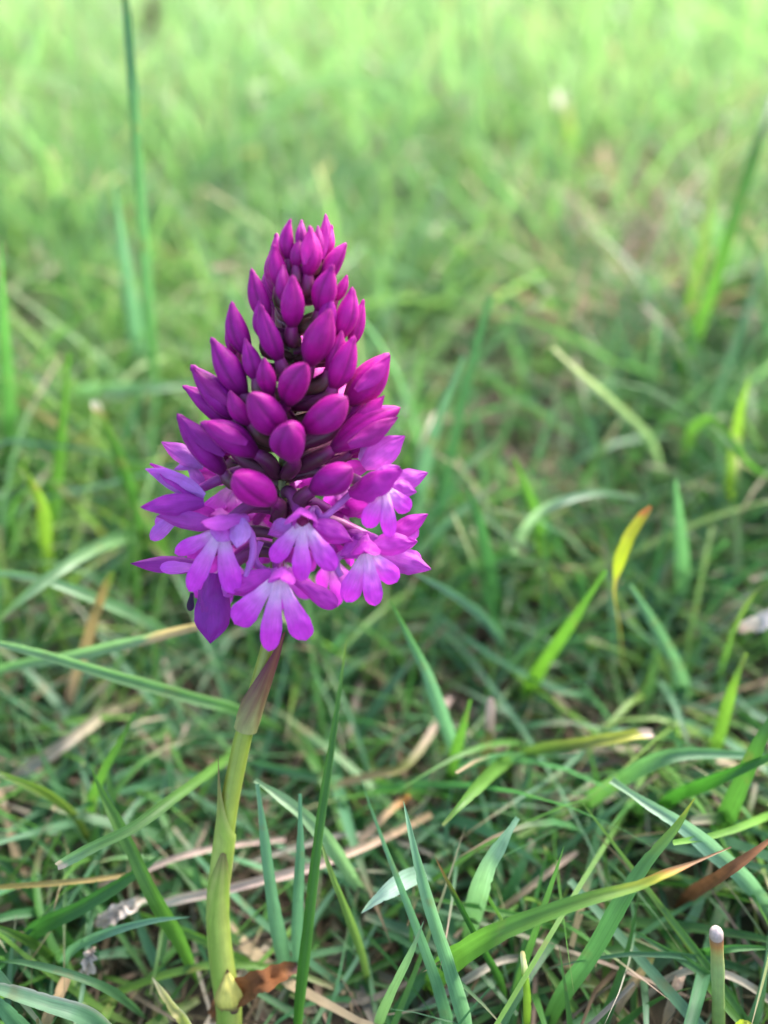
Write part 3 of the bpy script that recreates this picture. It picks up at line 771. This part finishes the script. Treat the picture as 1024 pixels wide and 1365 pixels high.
# upper purple bract-like leaf under the flowers
sheath(972, 868, (381, 838, 1.6), [(0, 31), (.15, 33), (.5, 30), (.8, 26), (1, 22)],
       lambda u, v: mixc(mixc((.38, .36, .13), (.27, .20, .08), u * 2.5 + .3 * math.sin(v * 13)), mixc((.22, .075, .055), (.13, .02, .05), abs(v)), max(0, (u - .14) / .55 + .15 * math.sin(v * 17)) + .45 * max(0, abs(v) - .75)), .75, split=.08, power=.72,
       label='purple flushed sheath leaf just under the flowers')
def bottom_scale():
    mb = MB()
    def cf(u, v):
        c = mixc((.74, .64, .12), (.80, .68, .18), u)
        if u < .22: c = mixc((.12, .05, .05), c, (u / .22) ** 2)
        if u > .90: c = (.10, .05, .03)
        return mixc(c, (.3, .22, .06), max(0, -v - .6) * 2)
    petal(mb, P(306, 1354, 1.9), P(303, 1292, 1.75), .0038, -FWD + RT * .15, 'lance', .12, -.45, cf, 18, 8)
    o = mb.build('sheath_scale', M_SHEATH, orchid)
    tag(o, 'small yellow scale with brown edges at the foot of the stem')
bottom_scale()

BUD = (.33, .0035, .190); BUD_P = (.53, .008, .31); BUD_D = (.09, .003, .050); VIO = (.26, .007, .24)
LIP = (.72, .052, .70); LIP_P = (.80, .23, .78); THROAT = (.92, .72, .88); SEP = (.50, .022, .42); SEP_P = (.60, .055, .54); LIL = (.52, .22, .66)

def sepcol(a=SEP, b=SEP_P, edge=.3):
    return lambda u, v: mixc(mixc(b, a, u * .8 + .1), (.30, .010, .27), edge * max(0, abs(v) - .7) / .3 + .25 * max(0, u - .85) / .15)

def flower(center, parts, axis_py=None, zc=6.0, spur=None):
    """center: throat (px,py). parts: list of (kind, base, tip, width px, dict) placed where the photograph shows them."""
    cpt = P(center[0], center[1], zc)
    fl = empty('flower', cpt, orchid)
    lip = MB()
    haslip = False
    for kind, b, t, wpx, kw in parts:
        wm = wpx / FPX * axis_depth(b[1])
        bz = b[2] if len(b) > 2 else zc
        tz = t[2] if len(t) > 2 else zc
        A, B = P(b[0], b[1], bz), P(t[0], t[1], tz)
        kw = dict(kw)
        face = kw.pop('face', -FWD)
        if kind == 'lip':
            petal(lip, A, B, wm * random.uniform(.74, .82), face, kw.pop('prof', 'oblong'), colf=kw.pop('colf', lipcol), arch=kw.pop('arch', .08), recurve=kw.pop('recurve', .10), cup=kw.pop('cup', -.22), nu=22, nv=10, wob=.03, **kw)
            haslip = True
        else:
            m = MB()
            petal(m, A, B, wm, face, kw.pop('prof', 'sepal'), colf=kw.pop('colf', sepcol()), arch=kw.pop('arch', .10), cup=kw.pop('cup', -.35), nu=20, nv=10, wob=.04, **kw)
            m.build(kind, M_PETAL, fl, A)
    if haslip:
        lip.build('lip', M_PETAL, fl, cpt)
    py_o = axis_py or center[1] - 20
    s0 = P(axis_x(py_o), py_o)
    e = P(center[0], center[1] - 8, zc - 2.2)
    mb = MB()
    mid = s0 + (e - s0) * .55 + UP * .0016
    tube(mb, [s0, s0 + (mid - s0) * .5 + UP * .0006, mid, e], lambda u: .00052 + .00025 * math.sin(math.pi * u), lambda u, t: mixc(mixc(PURP, PURPB, .5 + .5 * math.sin(t * 3 + u * 9)), SEP, max(0, u - .4)), nv=9, n=14)
    mb.build('ovary', M_STEM, fl, s0)
    if spur:
        mb = MB()
        pth = [P(*q) for q in spur]
        tube(mb, pth, lambda u: .00050 * (1 - .25 * u), lambda u, t: mixc(SEP_P, LIL, .4 + .3 * math.sin(t)), nv=8, n=16)
        mb.build('spur', M_PETAL, fl, pth[0])
    return fl


TIPR = [(290, 22), (325, 48), (360, 68), (400, 92), (450, 115), (490, 138), (550, 150), (600, 165), (700, 185), (800, 170), (860, 130)]
def shell_z(px, py, k=1.0):
    Rr = stops(TIPR, py) * k
    dx = px - axis_x(py)
    return math.sqrt(max(0, Rr * Rr - dx * dx)) / 11.1 * .82

def bud(base, tip, wpx, z0=None, z1=None, bend=0.0, tint=0.0, name='flower_bud', blunt=1.25, um=.40, ovary=True, back=False):
    """base / tip are places in the photograph; the bud stands on its ovary, which runs back into the stem."""
    if z1 is None: z1 = shell_z(*tip)
    if z0 is None: z0 = max(0, shell_z(*base, .62))
    a, b = P(base[0], base[1], z0), P(tip[0], tip[1], z1)
    a = a - (b - a) * .18
    d = b - a
    L = d.length; dn = d.normalized()
    bend += random.uniform(-.09, .09); um += random.uniform(-.04, .04); blunt *= random.uniform(.70, .95)
    wpx *= random.uniform(.88, 1.06)
    wid = wpx / FPX * axis_depth(base[1]) / 2
    out = (a - P(axis_x(base[1] + 15), base[1] + 15)).normalized()
    sidev = dn.cross(-FWD).normalized()
    ctrl = (a + b) * .5 + sidev * bend * L + out * .10 * L
    e1 = dn.cross(out).normalized() if abs(dn.dot(out)) < .98 else dn.cross(UP).normalized()
    e2 = e1.cross(dn).normalized()
    nu, nv = 18, 30
    flat = random.uniform(.86, 1.0)
    ph = random.uniform(0, 2.1)
    hue = mixc(BUD, VIO if tint < 0 else BUD_P, abs(tint) + random.uniform(0, .35))
    Pt, Cc, Uu = [], [], []
    for i in range(nu + 1):
        u = i / nu
        c = bez(a, ctrl, b, u)
        if u < um: s = .28 + .72 * math.sin(math.pi / 2 * u / um) ** .9
        else: s = math.cos(math.pi / 2 * (u - um) / (1 - um)) ** blunt * .97 + .03
        if i == nu: s = .012
        elif u > .9: s = max(s * .9, .26 * math.sqrt(max(0, 1 - ((u - .9) / .1) ** 2)) + .02)
        rp, rc, ru = [], [], []
        for j in range(nv):
            th = 2 * math.pi * j / nv
            seam = 0
            for q in range(3):
                dth = (th - ph - q * 2 * math.pi / 3 + math.pi) % (2 * math.pi) - math.pi
                seam = max(seam, math.exp(-(dth / .13) ** 2))
            seam *= min(1, u * 4)
            lump = .05 * math.sin(2 * th + ph * 5 + 4 * u) + .03 * math.sin(5 * u + ph * 9 + th)
            r = wid * s * (1 + lump - .12 * seam + .05 * math.cos(3 * (th - ph) + math.pi))
            rp.append(c + e1 * (r * math.cos(th)) + e2 * (r * math.sin(th) * flat))
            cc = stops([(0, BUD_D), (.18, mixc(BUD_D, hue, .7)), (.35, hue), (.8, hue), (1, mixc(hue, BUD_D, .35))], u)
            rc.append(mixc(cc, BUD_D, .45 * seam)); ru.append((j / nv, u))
        Pt.append(rp); Cc.append(rc); Uu.append(ru)
    mb = MB(); mb.grid(Pt, Cc, Uu, wrap=True)
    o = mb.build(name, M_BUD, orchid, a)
    if ovary:
        py_o = base[1] + 26 + .12 * abs(base[0] - axis_x(base[1]))
        s0 = P(axis_x(py_o), py_o)
        outd = (a - s0)
        ov = MB()
        pth = [s0, s0 + outd * .35 + UP * -.0004, a - dn * .0012, a + dn * .0006]
        col = random.choice([(.11, .010, .065), (.17, .018, .10), (.10, .04, .04)])
        tube(ov, pth, lambda u: (.00058 + .00042 * math.sin(math.pi * u)) * (1 if wpx > 25 else .75), lambda u, t: mixc(mixc(col, (.085, .06, .025), .22 + .22 * math.sin(t * 3 + u * 7)), hue, max(0, u - .75) * 3), nv=9, n=10)
        ov.build('ovary', M_STEM, o, s0)
        br = MB()
        pr = s0 - UP * .0006
        tipb = s0 + outd * random.uniform(.95, 1.25) + UP * random.uniform(-.0012, .0002) + RT * random.uniform(-.0008, .0008)
        petal(br, pr, tipb, .0023, out * .4 + UP * -1, 'lance', -.06, .3, lambda u, v: mixc((.13, .075, .05), (.20, .02, .13), u * 1.3), 10, 4)
        br.build('bract', M_SHEATH, o, pr)
    return o

# buds seen from the front: (base), (tip), width px, extra
for args in [  # tint puts side lighting into bud colour: violet on the left, pinker right
    ((427, 345), (434, 284), 24, dict(z0=-.6, z1=-.8, tint=.25)),
    ((386, 340), (388, 291), 26, dict(z0=1, z1=1.5, tint=.15)),
    ((411, 360), (413, 300), 30, dict(z0=1.8, z1=2.6, tint=.35)),
    ((372, 378), (366, 325), 31, dict(z0=1.2, z1=2.2)),
    ((434, 370), (462, 323), 25, dict(bend=-.05, tint=.2, z0=.6, z1=.8)),
    ((428, 408), (444, 352), 31, dict(z0=2.2, z1=4.0, tint=.1)),
    ((447, 398), (463, 366), 18, dict(z0=.2, z1=.4, tint=.3)),
    ((389, 427), (390, 366), 31, dict(z0=2.6, z1=4.6)),
    ((354, 420), (335, 357), 29, dict(z0=1.4, z1=2.0, tint=-.15)),
    ((370, 471), (347, 405), 32, dict(z0=3.0, z1=4.8, tint=-.15)),
    ((329, 465), (309, 401), 31, dict(z0=1.5, z1=2.0, tint=-.25)),
    ((316, 470), (304, 432), 20, dict(z0=-.8, z1=-1.0, tint=-.2)),
    ((416, 477), (441, 411), 38, dict(z0=3.4, z1=5.6, tint=.08)),
    ((450, 445), (470, 382), 31, dict(z0=1.6, z1=2.6, tint=.3)),
    ((470, 452), (485, 398), 23, dict(z0=-.4, z1=-.4, tint=.3)),
    ((447, 508), (473, 447), 40, dict(z0=3.0, z1=4.2, tint=.15)),
    ((385, 531), (408, 484), 40, dict(z0=4.2, z1=8.4, um=.5, blunt=.85, tint=.05)),
    ((470, 528), (519, 470), 44, dict(z0=1.2, z1=1.6, bend=.06, tint=.2, blunt=1.0)),
    ((320, 516), (281, 449), 36, dict(z0=2.2, z1=2.8, bend=.04, tint=-.3)),
    ((307, 548), (254, 486), 39, dict(z0=1.6, z1=1.6, bend=.06, tint=-.3)),
    ((372, 566), (334, 524), 47, dict(z0=4.0, z1=8.4, um=.5, blunt=.8, tint=-.05)),
    ((413, 567), (463, 529), 46, dict(z0=4.8, z1=7.0, um=.5, blunt=.9, tint=0)),
    ((298, 561), (243, 514), 31, dict(z0=.6, z1=-.2, bend=.12, tint=-.3)),
    ((291, 620), (236, 551), 41, dict(z0=1.4, z1=2.6, bend=.05, tint=-.5)),
    ((332, 600), (266, 563), 42, dict(z0=3.6, z1=5.6, bend=.02, tint=-.15)),
    ((390, 606), (384, 566), 44, dict(z0=4.8, z1=9.8, um=.5, blunt=.75, tint=-.05)),
    ((424, 650), (470, 624), 44, dict(z0=4.6, z1=7.2, um=.5, blunt=.9, tint=-.05)),
    ((357, 664), (312, 634), 47, dict(z0=5.0, z1=9.6, um=.52, blunt=.75, tint=.3)),
    ((455, 592), (534, 543), 45, dict(z0=2.4, z1=2.6, um=.45, blunt=1.0, tint=.2)),
]:
    bud(args[0], args[1], args[2], **args[3])

# smaller buds deeper in the spike, showing between the front ones
for base, tip, wd in [((404, 330), (402, 292), 20), ((396, 352), (399, 318), 22), ((422, 336), (424, 300), 18), ((381, 398), (377, 352), 24), ((352, 446), (346, 398), 24),
                      ((433, 440), (440, 392), 26), ((341, 500), (326, 450), 28), ((440, 490), (456, 440), 28), ((360, 520), (352, 476), 26),
                      ((332, 560), (306, 520), 30), ((456, 560), (490, 524), 28), ((310, 600), (278, 574), 28), ((470, 600), (506, 572), 28)]:
    bud(base, tip, wd * .95, z0=shell_z(base[0], base[1], .45), z1=shell_z(tip[0], tip[1], .7), tint=random.uniform(-.2, .2))
# buds just opening: loose sepals lifting off
def opening(specs):
    for base, tip, wpx, z0, z1, c in specs:
        mb = MB()
        A = P(base[0], base[1], z0)
        petal(mb, A, P(tip[0], tip[1], z1), wpx / FPX * axis_depth(base[1]), -FWD + UP * .5, 'sepal', arch=.16, cup=-.7, colf=sepcol(c, mixc(c, SEP_P, .4), .5), nu=18, nv=10, wob=.04)
        mb.build('loose_sepal', M_PETAL, orchid, A)
opening([((462, 580), (513, 527), 30, 3.2, 3.2, BUD_P), ((464, 592), (531, 556), 30, 4.8, 4.2, BUD), ((300, 606), (240, 556), 24, 3.4, 4.0, VIO), ((330, 590), (272, 560), 22, 6.0, 6.6, BUD_P),
         ((474, 520), (521, 474), 26, 3.6, 2.8, BUD_P), ((308, 540), (257, 490), 20, 3.4, 2.6, BUD), ((430, 345), (434, 288), 14, 1.2, .6, BUD_P), ((405, 352), (414, 304), 16, 3.6, 3.8, BUD_P)])
# buds on the far side of the spike, spiralling on with the ones in front
for k in range(26):
    f = k / 25
    py = 345 + 265 * f
    az = math.pi + (k * 2.399963 % 2.5 - 1.25)
    Rr = stops(TIPR, py - 30)
    bx, tx = axis_x(py) + .55 * Rr * math.sin(az), axis_x(py - 45) + .9 * Rr * math.sin(az)
    bud((bx, py), (tx, py - 46 + 12 * f), 28 + 10 * f, z0=.5 * Rr * math.cos(az) / 11.1, z1=.85 * Rr * math.cos(az) / 11.1, tint=random.uniform(-.2, .3))

# open flowers
def lipcol(u, v):
    return mixc(mixc(mixc(THROAT, LIP_P, u / .42), LIP, (u - .28) / .45), (.50, .030, .58), max(0, abs(v) - .72) * 1.6 * min(1, u * 2))
DK = sepcol((.26, .010, .25), (.36, .03, .36))
PK = sepcol((.55, .05, .52), (.66, .14, .66))
LL = lambda u, v: mixc(LIL, (.45, .08, .55), u)

# centre flower
flower((403, 708), [
    ('lip', (399, 700, 7.4), (361, 750, 7.6), 31, {}), ('lip', (403, 702, 7.5), (401, 776, 8.6), 30, {}), ('lip', (407, 700, 7.4), (446, 762, 7.6), 33, {}),
    ('sepal', (388, 698, 5.8), (357, 712, 4.6), 26, dict(colf=sepcol(SEP_P, LIL))), ('sepal', (418, 697, 6.2), (470, 722, 5.4), 30, dict(arch=.12)),
    ('hood', (405, 686, 4.4), (400, 688, 9.4), 42, dict(face=UP, prof='oblong', arch=.30, cup=-.75, colf=PK)),
    ('petal', (392, 684, 5), (393, 704, 8.3), 20, dict(face=-RT - FWD * .6, colf=PK)), ('petal', (420, 684, 5), (421, 702, 8.3), 20, dict(face=RT - FWD * .6, colf=PK)),
    ('throat', (403, 683, 6.2), (403, 708, 7.0), 18, dict(colf=lambda u, v: mixc((.20, .02, .08), (.45, .10, .25), u), prof='oblong')),
], zc=7.0, spur=[(408, 690, 5), (420, 678, 3), (430, 690, 4.5), (448, 676, 3.4), (467, 658, 2.2)], axis_py=660)
# lowest flower
flower((370, 786), [
    ('lip', (366, 772, 8.6), (311, 834, 9.0), 45, dict(prof='lobe')), ('lip', (370, 774, 8.7), (357, 871, 9.6), 36, {}), ('lip', (375, 772, 8.6), (408, 856, 9.2), 41, dict(prof='lobe')),
    ('sepal', (362, 764, 7), (302, 792, 6.4), 30, dict(arch=.12)), ('sepal', (392, 772, 7), (450, 809, 6.6), 25, dict(arch=.06, prof='oblong')),
    ('hood', (378, 758, 6), (374, 772, 10.6), 34, dict(face=UP, prof='oblong', arch=.28, cup=-.8, colf=PK)),
    ('petal', (366, 758, 6.4), (362, 776, 9.6), 18, dict(face=-RT - FWD, colf=PK)), ('petal', (390, 758, 6.4), (388, 778, 9.6), 18, dict(face=RT - FWD, colf=PK)),
], zc=8.6, axis_py=735, spur=[(372, 764, 6), (352, 760, 4.4), (340, 745, 4.6), (348, 722, 4)])
# left flower facing the camera
flower((287, 716), [
    ('lip', (296, 708, 6.4), (230, 738, 6.2), 26, {}), ('lip', (294, 708, 6.6), (250, 790, 7.6), 31, {}), ('lip', (296, 706, 6.5), (310, 793, 7.6), 37, {}),
    ('sepal', (292, 700, 4.4), (208, 688, 3.4), 27, dict(colf=sepcol((.36, .03, .36), (.45, .07, .46)), face=-FWD - UP * .4)),
    ('hood', (331, 688, 5.4), (268, 697, 9.0), 34, dict(face=UP * 1.2 - FWD * .7, prof='oblong', arch=.16, cup=-.6, colf=PK)),
    ('petal', (322, 690, 6.6), (316, 731, 8.2), 28, dict(face=-FWD * 1 - UP * .3, colf=lambda u, v: mixc(LIL, (.62, .25, .72), u))),
    ('petal', (300, 700, 7.0), (290, 722, 8.2), 30, dict(face=-FWD * 1 - UP * .3, colf=lambda u, v: mixc(SEP_P, (.58, .2, .68), u))),
], zc=6.4, axis_py=680, spur=[(326, 700, 6.0), (336, 716, 6), (337, 740, 6.2), (328, 768, 6.4)])
# right lower flower facing the camera
flower((486, 752), [
    ('lip', (487, 738, 5.6), (461, 804, 6.4), 36, {}), ('lip', (490, 738, 5.8), (500, 809, 6.8), 31, {}), ('lip', (492, 736, 5.6), (530, 777, 5.8), 33, {}),
    ('sepal', (500, 718, 4.6), (453, 741, 6.0), 30, dict(colf=sepcol((.38, .03, .38), SEP_P))), ('sepal', (494, 727, 5.6), (555, 723, 4.8), 30, dict(arch=.1)),
    ('hood', (504, 716, 5.0), (458, 708, 3.4), 25, dict(face=UP - FWD * .7, colf=DK)),
    ('hood', (488, 712, 4), (487, 736, 8), 38, dict(face=UP - FWD * .7, prof='oblong', cup=-.7, arch=.2)),
], zc=5.6, axis_py=690, spur=[(462, 735, 4.6), (450, 744, 4.6), (449, 756, 4.8), (455, 768, 5)])
# right upper flower with the white throat
flower((512, 664), [
    ('lip', (512, 652, 5.0), (488, 704, 5.6), 33, dict(arch=.12)), ('lip', (514, 652, 5.2), (520, 717, 6.0), 27, {}), ('lip', (516, 652, 5.0), (547, 682, 4.8), 30, {}),
    ('hood', (464, 652, 3.8), (535, 625, 7.0), 50, dict(face=UP - FWD * 1.2, arch=.14, cup=-.7, prof='sepal', colf=sepcol((.42, .016, .36), (.36, .012, .30)))),
    ('sepal', (484, 622, 2.2), (540, 581, 2.6), 38, dict(colf=PK, arch=.14)), ('sepal', (512, 650, 3.2), (571, 630, 2.8), 30, dict(colf=PK)),
    ('petal', (520, 648, 4.0), (556, 656, 3.8), 24, dict(colf=PK)), ('petal', (500, 630, 4.6), (534, 622, 4.0), 14, dict(colf=PK)),
    ('petal', (480, 615, 1.4), (506, 590, 1.6), 26, dict(colf=LL)),
], zc=5.0, axis_py=640)
# flower behind, far right
flower((515, 735), [
    ('sepal', (503, 739, 2.2), (575, 759, 1.6), 34, dict(colf=PK, arch=.06)), ('petal', (522, 735, 1.6), (560, 757, 1.4), 34, dict(colf=PK, prof='oblong')),
    ('sepal', (518, 716, 2.0), (571, 685, 1.4), 26, {}), ('petal', (524, 722, 1.2), (556, 700, 1.2), 28, dict(colf=PK, prof='oblong')),
    ('petal', (530, 722, 1.0), (557, 722, .8), 22, dict(colf=PK)),
], zc=1.6, axis_py=700)
# left flower seen from the side
flower((262, 662), [
    ('hood', (272, 662, 2.6), (200, 618, 2.8), 32, dict(face=UP - FWD * .5, colf=sepcol((.36, .02, .38), (.32, .015, .33)), arch=.10)),
    ('petal', (272, 663, 3.4), (194, 625, 3.6), 33, dict(colf=LL, face=-FWD - UP * .6, arch=.02)),
    ('sepal', (272, 670, 4.0), (187, 676, 4.4), 29, dict(colf=sepcol((.40, .03, .42), (.33, .02, .35)), face=-FWD - UP * .2)),
    ('lip', (250, 676, 2.0), (198, 720, 2.4), 25, dict(colf=LL)), ('lip', (246, 672, 1.6), (205, 700, 1.4), 20, dict(colf=LL)),
], zc=2.8, axis_py=640)
# flower behind it, upper left
flower((258, 622), [
    ('sepal', (272, 622, -1.2), (215, 589, -1.0), 27, dict(colf=sepcol(SEP, LIL))), ('petal', (270, 612, -1.4), (232, 626, -1.6), 15, dict(colf=LL)),
    ('lip', (262, 606, -2.0), (312, 634, -2.2), 27, dict(colf=LL)), ('lip', (250, 610, -2.2), (268, 650, -2.4), 24, dict(colf=LL)),
], zc=-1.2, axis_py=600)
# flower low on the left, sepals pointing left
flower((270, 754), [
    ('sepal', (274, 755, 2.2), (174, 751, 1.8), 25, dict(colf=DK, face=-FWD + UP * .4)), ('lip', (268, 756, 3.0), (212, 757, 3.6), 23, dict(colf=lambda u, v: mixc(LIP_P, (.55, .07, .62), u))),
    ('sepal', (290, 782, 2.4), (306, 806, 2.6), 18, dict(colf=PK)),
], zc=2.2, axis_py=715)
# hanging flower at the bottom left, seen from behind
flower((283, 786), [
    ('hood', (286, 764, 3.4), (280, 858, 3.6), 51, dict(colf=sepcol((.27, .018, .33), (.27, .02, .32), .4), arch=.10, cup=-.4, prof='hang')),
    ('sepal', (266, 786, 2.8), (275, 842, 3.2), 24, dict(colf=DK, face=-FWD - RT)),
    ('petal', (256, 790, 2.8), (253, 815, 3.0), 10, dict(colf=lambda u, v: (.035, .006, .045), prof='oblong')),
    ('petal', (296, 780, 3.2), (309, 797, 3.8), 16, dict(colf=PK)),
], zc=3.0, axis_py=740)

# flowers round the back of the spike
def back_flower(py, az, k):
    r = 13.5
    cx = axis_x(py) + math.sin(az) * r * 11.1 * .62
    z = math.cos(az) * r * .62
    o3 = (RT * math.sin(az) - FWD * math.cos(az)).normalized()
    s3 = UP.cross(o3).normalized()
    base = P(cx, py, z)
    fl = empty('flower', base, orchid)
    lip = MB()
    q = .001
    for a in (-.75, 0, .75):
        petal(lip, base, base + (-UP * math.cos(a) + s3 * math.sin(a)) * 6 * q + o3 * 2.0 * q, 2.8 * q, o3, 'oblong', colf=lipcol, arch=.08, recurve=.1, cup=-.2, nu=14, nv=6)
    lip.build('lip', M_PETAL, fl, base)
    for a in (-1, 1):
        m = MB(); petal(m, base + UP * q, base + s3 * (5.8 * a * q) + UP * 1.6 * q + o3 * q, 2.5 * q, o3, 'sepal', colf=sepcol(), arch=.1, cup=-.3, nu=12, nv=6)
        m.build('sepal', M_PETAL, fl, base)
    m = MB(); petal(m, base + UP * 1.2 * q - o3 * 1.5 * q, base + UP * 1.8 * q + o3 * 3.2 * q, 4 * q, UP, 'oblong', colf=PK, arch=.3, cup=-.7, nu=12, nv=6)
    m.build('hood', M_PETAL, fl, base)
    s0 = P(axis_x(py - 18), py - 18)
    m = MB(); tube(m, [s0, s0 + (base - s0) * .5 + UP * .0012, base], .0006, lambda u, t: mixc(PURP, SEP, u * .6), nv=8, n=10)
    m.build('ovary', M_STEM, fl, s0)
for k, (py, az) in enumerate([(640, 2.3), (655, 3.0), (648, 3.9), (690, 2.1), (702, 2.8), (696, 3.5), (700, 4.2), (745, 2.3), (752, 3.1), (748, 3.9)]):
    back_flower(py, az, k)
